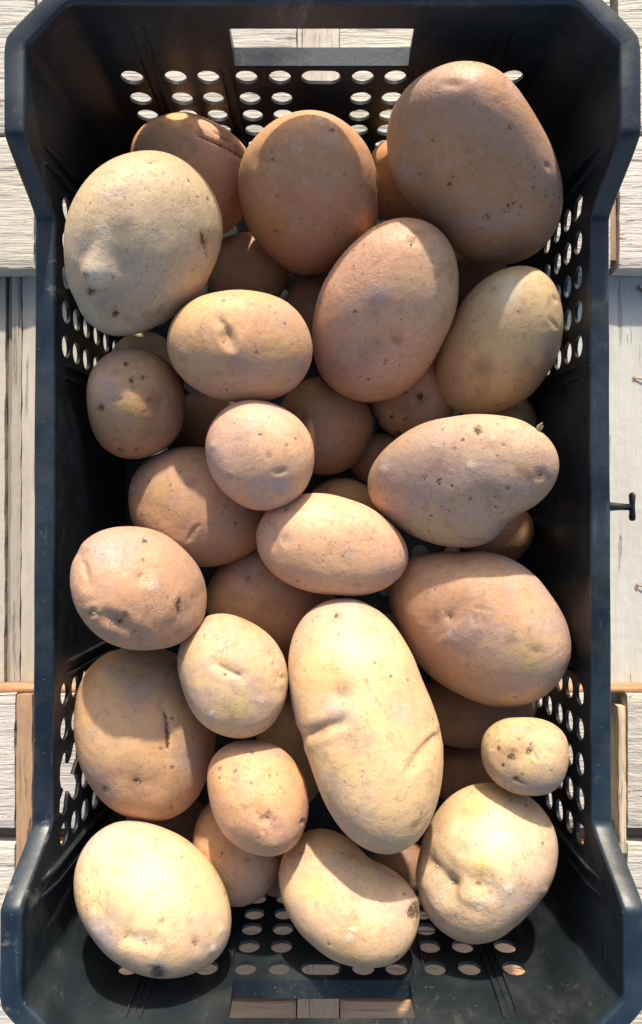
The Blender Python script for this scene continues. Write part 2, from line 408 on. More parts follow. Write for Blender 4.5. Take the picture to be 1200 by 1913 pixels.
S_BOT = S_LEFT+(B0-RC)+arc+(A0-RC)
def s_far(x): return S_TOP-x
def s_near(x): return S_BOT+x
def s_left(y): return S_LEFT-y
def s_right(y): return y % LTOT
def draft(z): return -.0042*(1-max(0, min(1, z/ZHI)))**1.3 + .0014*max(0, z-.128)/.037
def P3(s, z, off=0.0):
    (x, y), (nx, ny) = plan(s); d = draft(z)+off
    return Vector((x+nx*d, y+ny*d, z))
def sstep(t): t = max(0, min(1, t)); return t*t*(3-2*t)
def ztop(s):
    (x, y), (nx, ny) = plan(s)
    if abs(nx) < .999: return ZHI
    ay = abs(y)
    t = (ay-.1560)/(.1825-.1560)
    t = max(0.0, min(1.0, t))
    t = t*.72+.28*sstep(t)
    return ZLO+(ZHI-ZLO)*t

# hole list in (s, z)
def ellh(s, z, rx, rz, n=16, dx=0): return [(s+rx*math.cos(2*math.pi*k/n), z+rz*math.sin(2*math.pi*k/n)) for k in range(n)]
holes = []
rj = random.Random(5)
ZR_E = [.1115, .0925, .0760, .0605, .0435, .0265]
for side, sf in ((1, s_far), (-1, s_near)):
    for x in (-.1038, -.0800, -.0622, -.0413, -.0230, .0222, .0400, .0608, .0795, .1035):
        for k, z in enumerate(ZR_E):
            if abs(x) > .1 and k > 2: continue
            holes.append(ellh(sf(x), z, .0061, .0059))
    holes.append([(sf(-.0005)+(.0050 if math.cos(a) > 0 else -.0050)+.0058*math.cos(a), ZR_E[0]+.0058*math.sin(a)) for a in [2*math.pi*(k+.5)/18 for k in range(18)]])
    holes.append([(sf(-.0466), .1202), (sf(.0461), .1202), (sf(.0456), .1485), (sf(-.0461), .1485)])
ZR_S = [.1147, .0990, .0830, .0655, .0480, .0300]
for side, sf in ((1, s_right), (-1, s_left)):
    for ys in (1, -1):
        for c in range(5):
            y = ys*(.0935+.0187*c)
            for k, z in enumerate(ZR_S):
                if side == -1 and ys == -1 and c in (2, 3) and k in (0, 1): continue
                if c == 4 and k == 0 and side == 1: 
                    holes.append([(sf(y)+a, z+b) for a, b in ((-.006, -.003), (-.002, -.0065), (.005, -.004), (.006, .004), (.003, .007), (-.004, .004))]); continue
                if c == 4 and k > 3: continue
                holes.append(ellh(sf(y), z, .0061, .0057))
# torn web between four holes on the left wall
sy = s_left
yc, zc = -.1402, .1068
blob = [(-.158, .1165), (-.154, .1215), (-.148, .1205), (-.1445, .116), (-.1415, .1195), (-.137, .1210), (-.131, .1205), (-.1255, .1165), (-.1245, .1115), (-.128, .1085), (-.1325, .1092), (-.1300, .1050),
        (-.1245, .1015), (-.1235, .0965), (-.128, .0925), (-.1345, .0930), (-.1375, .0975), (-.141, .1015), (-.1435, .0960), (-.149, .0925), (-.155, .0950), (-.1560, .1010), (-.1515, .1055), (-.1480, .1085), (-.1525, .1105), (-.1575, .1120)]
holes.append([(sy(y), z) for y, z in blob])

def inside(p, poly):
    x, y = p; c = False; n = len(poly)
    for i in range(n):
        x1, y1 = poly[i]; x2, y2 = poly[(i+1) % n]
        if (y1 > y) != (y2 > y) and x < (x2-x1)*(y-y1)/(y2-y1)+x1: c = not c
    return c
# unwrap seam in the solid middle of the right wall
def unw(s): return s
H2 = []
for h in holes:
    m = sum(p[0] for p in h)/len(h)
    sh = -LTOT if m > LTOT-1e-6 else 0
    H2.append([(p[0]+sh if m+sh >= 0 else p[0]+LTOT, p[1]) for p in h])
holes = H2
NS = 400
SS = sorted(set([i*LTOT/NS for i in range(NS+1)]))
outer = [(s, .0) for s in SS] + [(s, ztop(s)) for s in reversed(SS)]
pts = [Vector(p) for p in outer]; edges = [(i, (i+1) % len(outer)) for i in range(len(outer))]
for h in holes:
    b = len(pts); pts += [Vector(p) for p in h]; edges += [(b+i, b+(i+1) % len(h)) for i in range(len(h))]
boxes = [(min(p[0] for p in h), max(p[0] for p in h), min(p[1] for p in h), max(p[1] for p in h)) for h in holes]
for s in SS[1:-1:1]:
    z = .0052
    while z < ztop(s)-.004:
        if not any(b[0]-.0015 < s < b[1]+.0015 and b[2]-.0015 < z < b[3]+.0015 for b in boxes): pts.append(Vector((s, z)))
        z += .009
vs, es, fs, _, _, _ = delaunay_2d_cdt(pts, edges, [], 1, 1e-6)
keep = []
for f in fs:
    c = sum((vs[i] for i in f), Vector((0, 0)))/len(f)
    if c.y > ztop(c.x) + 1e-5 or c.y < 0: continue
    bad = False
    for h, b in zip(holes, boxes):
        if b[0] <= c.x <= b[1] and b[2] <= c.y <= b[3] and inside(c, h): bad = True; break
    if not bad: keep.append(f)
TH = .0019
bm = bmesh.new()
n0 = [bm.verts.new(P3(min(v.x, LTOT-1e-7), v.y, 0)) for v in vs]
n1 = [bm.verts.new(P3(min(v.x, LTOT-1e-7), v.y, TH)) for v in vs]
ecount = {}
for f in keep:
    f = list(f)
    for a, b in zip(f, f[1:]+f[:1]): ecount[(a, b)] = ecount.get((a, b), 0)+1
    bm.faces.new([n0[i] for i in f]); bm.faces.new([n1[i] for i in reversed(f)])
for (a, b) in ecount:
    if (b, a) not in ecount: 
        bm.faces.new((n0[b], n0[a], n1[a], n1[b]))
bmesh.ops.remove_doubles(bm, verts=bm.verts, dist=.00002)
for v in [v for v in bm.verts if not v.link_faces]: bm.verts.remove(v)
wall = bm_obj('wall', bm, PLASTIC, crate, True)
wall.data.set_sharp_from_angle(angle=R(50))

# bottom panel with round holes
def floor_out(s): p = P3(s, .0035, -.0002); return (p.x, p.y)
fo = [floor_out(i*LTOT/160) for i in range(160)]
fh = []
for i in range(-5, 6):
    for j in range(-9, 10):
        x, y = i*.0225, j*.0235
        if abs(x) < .005 or (j % 5 == 0 and j): continue
        fh.append([(x+.0062*math.cos(2*math.pi*k/14), y+.0062*math.sin(2*math.pi*k/14)) for k in range(14)])
pts = [Vector(p) for p in fo]; edges = [(i, (i+1) % len(fo)) for i in range(len(fo))]
for h in fh:
    b = len(pts); pts += [Vector(p) for p in h]; edges += [(b+i, b+(i+1) % 14) for i in range(14)]
v2, _, f2, _, _, _ = delaunay_2d_cdt(pts, edges, [], 1, 1e-6)
bm = bmesh.new(); n0 = [bm.verts.new((v.x, v.y, ZFL+.002)) for v in v2]; n1 = [bm.verts.new((v.x, v.y, ZFL)) for v in v2]
ec = set()
for f in f2:
    c = sum((v2[i] for i in f), Vector((0, 0)))/len(f)
    if any((c-Vector((sum(p[0] for p in h)/14, sum(p[1] for p in h)/14))).length < .006 for h in fh): continue
    f = list(f); ec |= set(zip(f, f[1:]+f[:1]))
    bm.faces.new([n0[i] for i in f]); bm.faces.new([n1[i] for i in reversed(f)])
for a, b in ec:
    if (b, a) not in ec: bm.faces.new((n0[b], n0[a], n1[a], n1[b]))
bm_obj('base', bm, PLASTIC, crate, False)

# rim flange swept along the top profile, its outer lip worn and dented
prof = [(-.0006, -.0020), (-.0006, .0004), (.0000, .0012), (.0008, .0016), (.0080, .0015), (.0092, .0010), (.0098, -.0002), (.0098, -.0120), (.0083, -.0120), (.0081, -.0012), (.0030, -.0012), (.0026, -.0020)]
NR = 720
bm = bmesh.new(); rings = []
for i in range(NR):
    s = i*LTOT/NR; z = ztop(s); (x, y), (nx, ny) = plan(s)
    # thickness measured across the slope
    dz = (ztop(s+.001)-ztop(s-.001))/.002; k = math.sqrt(1+dz*dz)
    ring = []
    for (o, h) in prof:
        wv = 0
        if o > .008: wv = .00035*noise.noise(Vector((x*25, y*25, 3)))
        if o > .008 and h < -.005:
            t = noise.noise(Vector((x*60, y*60, 9)))
            wv += .0010*max(0, t)*(1 if abs(dz) < .3 else 2.0)
            h = h+.003*max(0, noise.noise(Vector((x*140, y*140, 4))))
        ring.append(bm.verts.new(P3(s, z, o+wv)+Vector((0, 0, (h if h < -.005 else h*min(k, 1.6))))))
    rings.append(ring)
for i in range(NR):
    a, b = rings[i], rings[(i+1) % NR]
    for j in range(len(prof)):
        j2 = (j+1) % len(prof); bm.faces.new((a[j], a[j2], b[j2], b[j]))
rim = bm_obj('rim', bm, RIM, crate, True)
rim.data.set_sharp_from_angle(angle=R(38))

def box_bm(bm, corners8):
    v = [bm.verts.new(c) for c in corners8]
    for f in ((0, 3, 2, 1), (4, 5, 6, 7), (0, 1, 5, 4), (1, 2, 6, 5), (2, 3, 7, 6), (3, 0, 4, 7)): bm.faces.new([v[i] for i in f])
def strip(sc, z0, z1, width, proud, name='rib', n=10):
    """raised bead up the inner face of the wall"""
    bm = bmesh.new(); rows = []
    for i in range(n+1):
        z = z0+(z1-z0)*i/n
        e = 1 if 0 < i < n else .3
        rows.append([bm.verts.new(P3(sc-width/2, z, .0003)), bm.verts.new(P3(sc-width*.3, z, -proud*e)), bm.verts.new(P3(sc+width*.3, z, -proud*e)), bm.verts.new(P3(sc+width/2, z, .0003))])
    for a, b in zip(rows, rows[1:]):
        for k in range(3): bm.faces.new((a[k], a[k+1], b[k+1], b[k]))
        bm.faces.new((a[3], a[0], b[0], b[3]))
    bm.faces.new(rows[0]); bm.faces.new(rows[-1][::-1])
    o = bm_obj(name, bm, PLASTIC, crate, True); o.data.set_sharp_from_angle(angle=R(40)); return o
for sf, sg in ((s_far, 1), (s_near, -1)):
    for x in (-.0925, .0925):
        for d in (-.0036, .0036): strip(sf(x+d), .006, .1490, .0018, .0022)
        if sf is s_near: strip(sf(x), .006, .1490, .0012, .0010)
    for x in (-.0520, .0520):
        for d in (-.0027, .0027): strip(sf(x+d), .006, .1180, .0016, .0017)
for sf in (s_left, s_right):
    for y in (-.1835, .1835):
        for d in (-.0040, .0040): strip(sf(y+d), .006, .1430, .0020, .0026)
    for y in (-.0800, .0800):
        for d in (-.0032, .0032): strip(sf(y+d), .010, .1150, .0018, .0022)

# ledges under the two handle slots (flange with a small down lip) and above
for sg in (1, -1):
    bm = bmesh.new()
    pr = [(.0002, .1203), (.0002, .1212), (.0098, .1212), (.0106, .1204), (.0106, .1130), (.0092, .1130), (.0092, .1190), (.0002, .1190)]
    rows = []
    for i in range(13):
        x = -.0470+.094*i/12
        rows.append([bm.verts.new((x, sg*(B0+draft(.12)+o), z)) for o, z in pr])
    for a, b in zip(rows, rows[1:]):
        for k in range(len(pr)): bm.faces.new((a[k], a[(k+1) % len(pr)], b[(k+1) % len(pr)], b[k]))
    bm.faces.new(rows[0]); bm.faces.new(rows[-1])
    o = bm_obj('handle_ledge', bm, RIM if sg > 0 else PLASTIC, crate, False)  # far ledge coloured bluer as if lit, near ledge darker
    # webs at both ends of the slot
    for sx in (1, -1):
        bm = bmesh.new(); x = sx*.0468
        y0 = B0+draft(.13)+.0015; y1 = y0+.0075
        box_bm(bm, [(x, sg*y0, .1213), (x+sx*.0018, sg*y0, .1213), (x+sx*.0018, sg*y1, .1213), (x, sg*y1, .1213), (x, sg*y0, .1512), (x+sx*.0018, sg*y0, .1512), (x+sx*.0018, sg*y1, .1512), (x, sg*y1, .1512)])
        bm_obj('handle_web', bm, PLASTIC, crate, False)

# crumbs of dry soil and skin caught on the crate: on its bottom, on the near ledge and on the flat rim
bm = bmesh.new(); rc = random.Random(77)
def crumb(p, r):
    m = Matrix.Translation(p) @ Matrix.Rotation(rc.uniform(0, 6.28), 4, Vector((rc.uniform(-1, 1), rc.uniform(-1, 1), rc.uniform(-1, 1))).normalized()) @ Matrix.Diagonal((r*rc.uniform(.7, 1.5), r*rc.uniform(.6, 1.2), r*rc.uniform(.4, .8), 1))
    g = bmesh.ops.create_icosphere(bm, subdivisions=1, radius=1, matrix=m)
    for v in g['verts']: v.co += Vector((rc.uniform(-1, 1), rc.uniform(-1, 1), rc.uniform(-1, 1)))*r*.25
for _ in range(520):
    x, y = rc.uniform(-.125, .125), rc.choice([rc.uniform(-.23, .23), -.232+abs(rc.gauss(0, .018))])
    crumb(Vector((x, y, ZFL+.0024)), rc.choice([.0003, .0004, .0005, .0007, .0011]))
for _ in range(26): crumb(Vector((rc.uniform(-.045, .045), -(B0+draft(.12)+rc.uniform(.002, .0095)), .1214)), rc.uniform(.00015, .0004))
for _ in range(150):
    s = rc.uniform(0, LTOT); crumb(P3(s, ztop(s), rc.uniform(.0015, .0085))+Vector((0, 0, .0016)), rc.choice([.0001, .00014, .0002, .0003]))
for _ in range(150):      # stuck to the near wall and its corners
    s = s_near(rc.uniform(-.135, .135)); z = rc.uniform(.02, .15)
    if any(b[0]-.002 < s < b[1]+.002 and b[2]-.002 < z < b[3]+.002 for b in boxes): continue
    crumb(P3(s, z, -.0001), rc.choice([.0001, .00015, .00022]))
soil = bm_obj('soil_crumbs', bm, mat_simple('dry_soil', (.24, .17, .115), .95, 0, .5, 900)); tag(soil, 'dry soil crumbs and skin flakes caught on the crate', 'soil', kind='stuff')

# the T-shaped coupling peg on the right side
peg = None
bm = bmesh.new()
z = .1235; y = (CY-946)*(CAMZ-z)/F_PX
tube(bm, [(.1405, y, z), (.1500, y, z), (.1560, y-.0002, z), (.1622, y-.0004, z)], [.0042, .0026, .0019, .0017], 16)
peg = bm_obj('coupling_peg', bm, PLASTIC, crate)
bm = bmesh.new()
pts = [(0, -.0075, 0), (0, -.0072, 0), (0, -.006, 0), (0, 0, 0), (0, .006, 0), (0, .0072, 0), (0, .0075, 0)]
tube(bm, pts, [.0005, .0010, .0014, .0011, .0014, .0010, .0005], 14)
for v in bm.verts: v.co.z *= 2.2; v.co += Vector((.1632, y-.0002, z))
bm_obj('peg_bar', bm, PLASTIC, peg)

# ---- potatoes: outline in photo pixels, thickness ratio, bounds of centre height
def ell(cx, cy, rx, ry, rot=0, n=14):
    o = []
    for k in range(n):
        a = 2*math.pi*k/n; x = rx*math.cos(a); y = ry*math.sin(a)
        r = math.radians(rot)
        o.append((cx+x*math.cos(r)-y*math.sin(r), cy+x*math.sin(r)+y*math.cos(r)))
    return o
POT = {
# front (upper) layer
'A': [(285,281),(340,298),(385,345),(410,400),(412,450),(395,500),(370,548),(330,585),(280,612),(225,627),(180,612),(150,575),(131,525),(125,460),(130,400),(147,360),(185,315),(235,288)],
'D': [(860,120),(920,127),(965,165),(1000,215),(1030,270),(1045,320),(1047,400),(1030,440),(990,475),(940,490),(890,487),(850,465),(820,430),(790,400),(760,370),(735,330),(722,280),(724,225),(740,190),(770,155),(810,128)],
'E': [(770,408),(815,425),(845,465),(853,520),(850,580),(825,640),(790,700),(745,740),(690,752),(640,740),(600,705),(586,660),(588,600),(600,545),(625,500),(665,455),(715,418)],
'F': [(985,500),(1025,515),(1045,560),(1050,610),(1040,660),(1015,705),(980,745),(935,767),(880,775),(840,760),(818,725),(813,680),(825,640),(850,590),(870,555),(905,525),(945,503)],
'C': [(575,206),(620,215),(660,245),(690,290),(705,340),(706,400),(690,445),(650,480),(610,505),(570,513),(530,495),(490,460),(460,415),(447,360),(450,300),(475,260),(510,225),(545,210)],
'G': [(470,543),(520,555),(560,585),(580,630),(582,670),(565,705),(530,735),(480,748),(420,748),(370,730),(335,700),(315,665),(314,625),(330,590),(360,560),(410,545)],
'K': [(480,747),(530,762),(570,795),(587,840),(583,885),(560,925),(520,948),(475,952),(430,930),(400,895),(384,850),(386,810),(405,775),(440,752)],
'O': [(560,925),(600,922),(650,932),(700,955),(740,990),(763,1025),(762,1060),(735,1090),(690,1110),(630,1112),(570,1100),(520,1075),(488,1040),(481,1000),(495,965),(525,937)],
'Q': [(925,775),(980,785),(1025,815),(1045,860),(1035,905),(1000,940),(955,966),(928,1000),(890,1018),(840,1020),(785,1005),(735,975),(700,945),(687,905),(700,865),(730,835),(780,800),(850,780)],
'M': [(245,982),(295,992),(340,1025),(370,1060),(384,1100),(383,1145),(365,1185),(330,1205),(260,1215),(210,1205),(165,1170),(140,1130),(132,1085),(140,1040),(165,1005),(205,987)],
'T': [(420,1145),(465,1160),(505,1190),(530,1230),(537,1270),(525,1330),(495,1370),(450,1381),(410,1370),(370,1340),(345,1290),(334,1240),(340,1200),(365,1165),(395,1148)],
'S': [(640,1117),(690,1125),(730,1160),(765,1210),(790,1270),(815,1330),(828,1390),(828,1450),(815,1510),(790,1560),(750,1598),(700,1592),(650,1560),(615,1510),(590,1450),(570,1390),(553,1330),(542,1260),(545,1200),(565,1150),(600,1123)],
'V': [(470,1382),(520,1395),(555,1430),(575,1480),(572,1530),(550,1580),(515,1600),(470,1595),(430,1570),(405,1530),(392,1480),(390,1430),(410,1398),(440,1385)],
'W': [(230,1535),(300,1548),(360,1580),(400,1620),(428,1680),(434,1740),(420,1780),(380,1810),(320,1828),(270,1822),(220,1800),(170,1750),(140,1700),(136,1640),(150,1590),(190,1550)],
'Y': [(600,1547),(648,1562),(685,1602),(735,1625),(776,1662),(788,1710),(775,1760),(745,1795),(690,1808),(640,1800),(590,1770),(550,1730),(528,1680),(522,1630),(540,1580),(570,1553)],
'AA': [(975,1340),(1020,1345),(1055,1370),(1063,1410),(1053,1455),(1030,1480),(990,1486),(945,1475),(910,1445),(898,1405),(905,1370),(935,1345)],
'Z': [(915,1466),(960,1475),(1005,1505),(1035,1555),(1040,1610),(1025,1660),(985,1710),(940,1750),(880,1766),(830,1745),(790,1700),(777,1640),(785,1590),(805,1545),(835,1500),(870,1475)],
'R': [(880,1033),(940,1040),(990,1070),(1030,1120),(1058,1170),(1062,1220),(1045,1265),(1010,1300),(960,1320),(900,1315),(840,1290),(785,1245),(755,1190),(735,1140),(728,1095),(750,1055),(800,1037)],
'I': [(162,740),(167,700),(187,670),(225,652),(275,655),(315,680),(340,720),(345,760),(335,805),(300,840),(255,856),(210,850),(180,820),(167,780)],
'U': [(210,1213),(270,1210),(330,1222),(370,1280),(398,1340),(398,1410),(380,1470),(350,1515),(310,1535),(260,1535),(210,1510),(175,1470),(152,1420),(141,1360),(144,1300),(165,1245)],
'B': [(245,280),(258,245),(300,218),(350,209),(395,228),(435,252),(466,290),(472,345),(455,400),(430,432),(370,440),(310,420),(270,370),(250,325)],
'L': [(240,920),(250,880),(285,850),(330,838),(385,840),(440,862),(480,905),(503,960),(490,1015),(440,1048),(390,1057),(330,1045),(285,1020),(255,990),(242,955)],
'N': [(385,1130),(400,1080),(435,1040),(480,1022),(545,1030),(600,1065),(625,1120),(612,1180),(570,1222),(510,1232),(450,1210),(405,1175)],
'H': ell(462,505,78,73),
'X': [(360,1570),(372,1525),(405,1490),(460,1490),(510,1530),(525,1590),(512,1645),(480,1682),(436,1696),(395,1670),(368,1625)],
# deeper layer
'b1': ell(752,345,66,88,-15),
'b5': ell(770,738,84,84,-20),
'b4': ell(606,795,88,92,0),
'J': ell(268,685,66,66,0),
'b6': ell(945,790,60,58,0),
'b7': ell(640,950,68,57,0),
'b8': ell(925,998,74,62,-20),
'b11': ell(890,1318,118,76,-8),
'b12': ell(545,1400,62,112,-8),
'b3': ell(880,510,70,60,0),
'b2': ell(588,585,56,74,0),
'b10': ell(388,790,66,66,0),
'b9': ell(712,862,60,52,0),
'b13': ell(868,1445,66,60,0),
'b15': ell(345,1545,60,55,0),
'b14': ell(520,1625,46,52,0),
'b16': ell(748,1620,58,52,0),
}

# ------------------------------------------------------------------ the potatoes
ICO = {}
def ico(n):
    if n not in ICO:
        bm = bmesh.new(); bmesh.ops.create_icosphere(bm, subdivisions=n, radius=1)
        co = np.array([v.co[:] for v in bm.verts]); fc = np.array([[v.index for v in f.verts] for f in bm.faces])
        bm.free(); ICO[n] = (co/np.linalg.norm(co, axis=1)[:, None], fc)
    return ICO[n]
def smooth_noise(u, rs, freq, n=10):
    """sum of plane waves, about unit amplitude"""
    o = np.zeros(len(u))
    for _ in range(n):
        k = rs.normal(size=3); k *= freq*rs.uniform(.6, 1.4)/np.linalg.norm(k); o += np.sin(u@k+rs.uniform(0, 6.28))
    return o/math.sqrt(n/2)
def lerp3(c, t, col): return c*(1-t[:, None])+np.array(col)[None, :]*t[:, None]

def make_potato(key, P, zc, sub, base, tint, hr, tilt, marks, seed):
    P = np.array(P, float); x, y = P.T; x2, y2 = np.roll(x, -1), np.roll(y, -1); cr = x*y2-x2*y; Ar = cr.sum()/2
    c = np.array([((x+x2)*cr).sum()/(6*Ar), ((y+y2)*cr).sum()/(6*Ar)])
    d = CAMZ-zc
    cam0 = np.array([0, 0, CAMZ]); C = cam0+rays(c[0], c[1])*d
    n = cam0-C; n /= np.linalg.norm(n)
    e1 = np.array([1, 0, 0])-n*n[0]; e1 /= np.linalg.norm(e1); e2 = np.cross(n, e1)
    # densify the outline, then project it into the plane through C facing the eye
    ray = rays(P[:, 0], P[:, 1])
    t = ((C-cam0)@n)/(ray@n); Q = cam0+ray*t[:, None]-C
    qx, qy = Q@e1, Q@e2; th = np.arctan2(qy, qx); r = np.hypot(qx, qy)
    o = np.argsort(th); th = th[o]; r = r[o]
    tt = np.linspace(-np.pi, np.pi, 240, endpoint=False); rr = np.interp(tt, np.r_[th-2*np.pi, th, th+2*np.pi], np.r_[r, r, r])
    fq = np.fft.rfft(rr); kk = np.arange(len(fq)); fq *= np.exp(-(kk/8.5)**4)
    rr = np.fft.irfft(fq, 240)
    u, fc = ico(sub)
    theta = np.arctan2(u[:, 1], u[:, 0]); cph = np.hypot(u[:, 0], u[:, 1]); sph = u[:, 2]
    rth = np.interp(theta, np.r_[tt, np.pi], np.r_[rr, rr[0]])
    # near the pole use the mean of the outline so no ridge runs into it
    cov = np.cov(Q@np.stack([e1, e2], 1), rowvar=False)
    ev, evec = np.linalg.eigh(cov); sa, sb = math.sqrt(2*ev[1]), math.sqrt(2*ev[0])
    ax = evec[:, 1]; ca = np.cos(theta-math.atan2(ax[1], ax[0])); sn = np.sin(theta-math.atan2(ax[1], ax[0]))
    rel = 1/np.sqrt((ca/sa)**2+(sn/sb)**2)
    wgt = np.clip(cph, 0, 1)**2
    rad = rel*(1-wgt)+rth*wgt
    h = hr*sb
    rs = np.random.RandomState(seed)
    X = rad*cph*np.cos(theta); Y = rad*cph*np.sin(theta)
    Z = h*np.sign(sph)*np.abs(sph)**.92
    L = np.stack([X, Y, Z], 1)
    # lumps, mostly off the silhouette
    lump = smooth_noise(u*np.array([sa, sb, h])/sb, rs, 2.1)*.038+smooth_noise(u, rs, 4.6)*.0150+smooth_noise(u, rs, 10)*.0042
    L *= (1+lump*(.30+.70*sph**2))[:, None]
    tz = tilt[0]*X+tilt[1]*Y
    L[:, 2] += tz; L[:, :2] *= (1-tz/d)[:, None]
    Wp = C+L[:, :1]*e1+L[:, 1:2]*e2+L[:, 2:]*n
    # normals (approx, ellipsoid) for denting
    N = L/np.array([sa*sa, sb*sb, h*h]); N /= np.linalg.norm(N, axis=1)[:, None]
    Nw = N[:, :1]*e1+N[:, 1:2]*e2+N[:, 2:]*n
    px, py = proj(Wp)
    front = np.clip(N[:, 2]*5+.4, 0, 1)
    colr = np.tile(np.array(base, float), (len(u), 1)); dark = np.zeros(len(u)); dust = np.zeros(len(u)); disp = np.zeros(len(u))
    wob = 1+.28*smooth_noise(u, rs, 14, 12)
    # general tone patches in the skin itself
    m = np.clip(smooth_noise(u, rs, 2.4)*.5, 0, 1); colr = lerp3(colr, m*.40, (.62, .46, .22))
    m = np.clip(smooth_noise(u, rs, 3.0)*.55-.1, 0, 1); colr = lerp3(colr, m*.70, (.44, .335, .31))
    m = np.clip(smooth_noise(u, rs, 3.2)*.6-.15, 0, 1); colr = lerp3(colr, m*.40, (.40, .225, .115))
    # scattered eyes
    ne = rs.randint(1, 4)
    for _ in range(ne):
        k = rs.normal(size=3); k[2] = abs(k[2])*.8+.1; k /= np.linalg.norm(k)
        ang = np.arccos(np.clip(u@k, -1, 1)); a = np.abs(ang)
        rr_ = rs.uniform(.05, .10); off = u-k
        side = off@np.cross(k, [0, 0, 1.])
        m = np.exp(-((a/rr_)**2)*1.0-((off@np.array([0, 1, 0]))/(rr_*.5))**2)
        disp -= m*rs.uniform(.0003, .0009); dark = np.maximum(dark, np.exp(-(a/(rr_*.30)*1.0)**2)*rs.uniform(.3, .9)); colr = lerp3(colr, np.clip(m*.5, 0, 1), (.33, .20, .12))
    for mk in marks:
        k = mk[0]
        if k == 'fold':         # broad valley with soft shoulders
            _, x1, y1, x2, y2, wd, dep = mk
            ex, ey = x2-x1, y2-y1; ln = math.hypot(ex, ey); tq = np.clip(((px-x1)*ex+(py-y1)*ey)/ln**2, 0, 1)
            ds = np.hypot(px-(x1+tq*ex), py-(y1+tq*ey))/(wd*(.8+.2*wob))
            disp -= np.exp(-np.abs(ds)**1.7)*front*dep*.50; disp += np.exp(-((ds-1.9)/.8)**2)*front*dep*.10
            continue
        if k in ('scar', 'crease', 'crack'):
            _, x1, y1, x2, y2, wd, st = mk
            ex, ey = x2-x1, y2-y1; ln = math.hypot(ex, ey); tq = np.clip(((px-x1)*ex+(py-y1)*ey)/ln**2, 0, 1)
            bend = math.sin(seed+x1)*.06*ln*np.sin(np.pi*tq)
            ds = np.hypot(px-(x1+tq*ex)-bend*ey/ln, py-(y1+tq*ey)+bend*ex/ln)
            m = np.exp(-(ds/(wd*(.5+.6*np.sin(np.pi*tq))))**2)*front
            if k == 'scar': disp -= m*.0012*st; dark = np.maximum(dark, np.clip(m*1.1*st*wob, 0, 1))
            elif k == 'crack': disp -= m*.0020*st; dark = np.maximum(dark, np.clip(m*1.4*st, 0, 1))
            else:
                disp -= m*.0011*st; colr = lerp3(colr, np.clip(m*.35*st, 0, 1), (.42, .27, .17))
                m2 = np.exp(-((ds-wd*1.6)/(wd*1.2))**2)*front; disp += m2*.0003*st
            continue
        _, mx, my, mr, st = mk[:5]
        if k == 'dark': mr *= .82
        ds = np.hypot(px-mx, py-my)/(mr*wob); m = np.exp(-ds**2)*front
        if k == 'dent': disp -= m*st*.0032; colr = lerp3(colr, np.clip(m*.35, 0, 1), (.38, .24, .14))
        elif k == 'bump': disp += m*st*.004
        elif k == 'dark': dark = np.maximum(dark, np.clip(m*1.3*st, 0, 1)); disp -= m*.0005*st
        elif k == 'scab': dust = np.maximum(dust, np.clip(m*1.4*st, 0, 1)); disp += m*.0004
        elif k == 'yellow': colr = lerp3(colr, np.clip(m*1.2*st, 0, 1), (.58, .46, .10))
        elif k == 'grey': colr = lerp3(colr, np.clip(m*1.2*st, 0, 1), (.34, .29, .29))
        elif k == 'brown': colr = lerp3(colr, np.clip(m*1.2*st, 0, 1), (.24, .14, .085))
        elif k == 'pale': colr = lerp3(colr, np.clip(m*1.2*st, 0, 1), (.66, .58, .44))
        elif k == 'red': colr = lerp3(colr, np.clip(m*1.2*st, 0, 1), (.33, .13, .05)); disp -= m*.001
        elif k == 'eye':      # pit with a raised crescent and a dark heart
            disp -= m*st*.0018; dark = np.maximum(dark, np.exp(-(ds*2.4)**2)*front*.9)
            ringm = np.exp(-((ds-1.3)*2.2)**2)*front*(py < my); disp += ringm*.0007*st; colr = lerp3(colr, np.clip(ringm*.5, 0, 1), (.46, .30, .18))
    Wp += Nw*disp[:, None]
    Wp[:, 2] = np.maximum(Wp[:, 2], .0062)
    me = bpy.data.meshes.new('potato'); nv = len(u); nf = len(fc)
    me.vertices.add(nv); me.loops.add(nf*3); me.polygons.add(nf)
    ctr = Wp.mean(0); me.vertices.foreach_set('co', (Wp-ctr).astype('f').ravel())
    me.loops.foreach_set('vertex_index', fc.astype('i').ravel()); me.polygons.foreach_set('loop_start', (np.arange(nf)*3).astype('i'))
    me.polygons.foreach_set('loop_total', np.full(nf, 3, 'i')); me.polygons.foreach_set('use_smooth', np.ones(nf, bool))
    me.update(); me.validate()
    a = me.color_attributes.new('skin', 'FLOAT_COLOR', 'POINT'); a.data.foreach_set('color', np.c_[colr, np.ones(nv)].astype('f').ravel())
    a = me.color_attributes.new('mark', 'FLOAT_COLOR', 'POINT'); a.data.foreach_set('color', np.c_[dark, dust, np.zeros(nv), np.ones(nv)].astype('f').ravel())
    me.materials.append(SKIN)
    o = bpy.data.objects.new('potato', me); COL.objects.link(o); o.location = ctr
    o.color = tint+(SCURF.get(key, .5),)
    def at(qx, qy):       # surface point under a photo pixel, in the potato's own space
        k = np.argmin(np.hypot(px-qx, py-qy)+1e3*(N[:, 2] < 0)); return Vector((Wp-ctr)[k]), Vector(Nw[k])
    return o, at

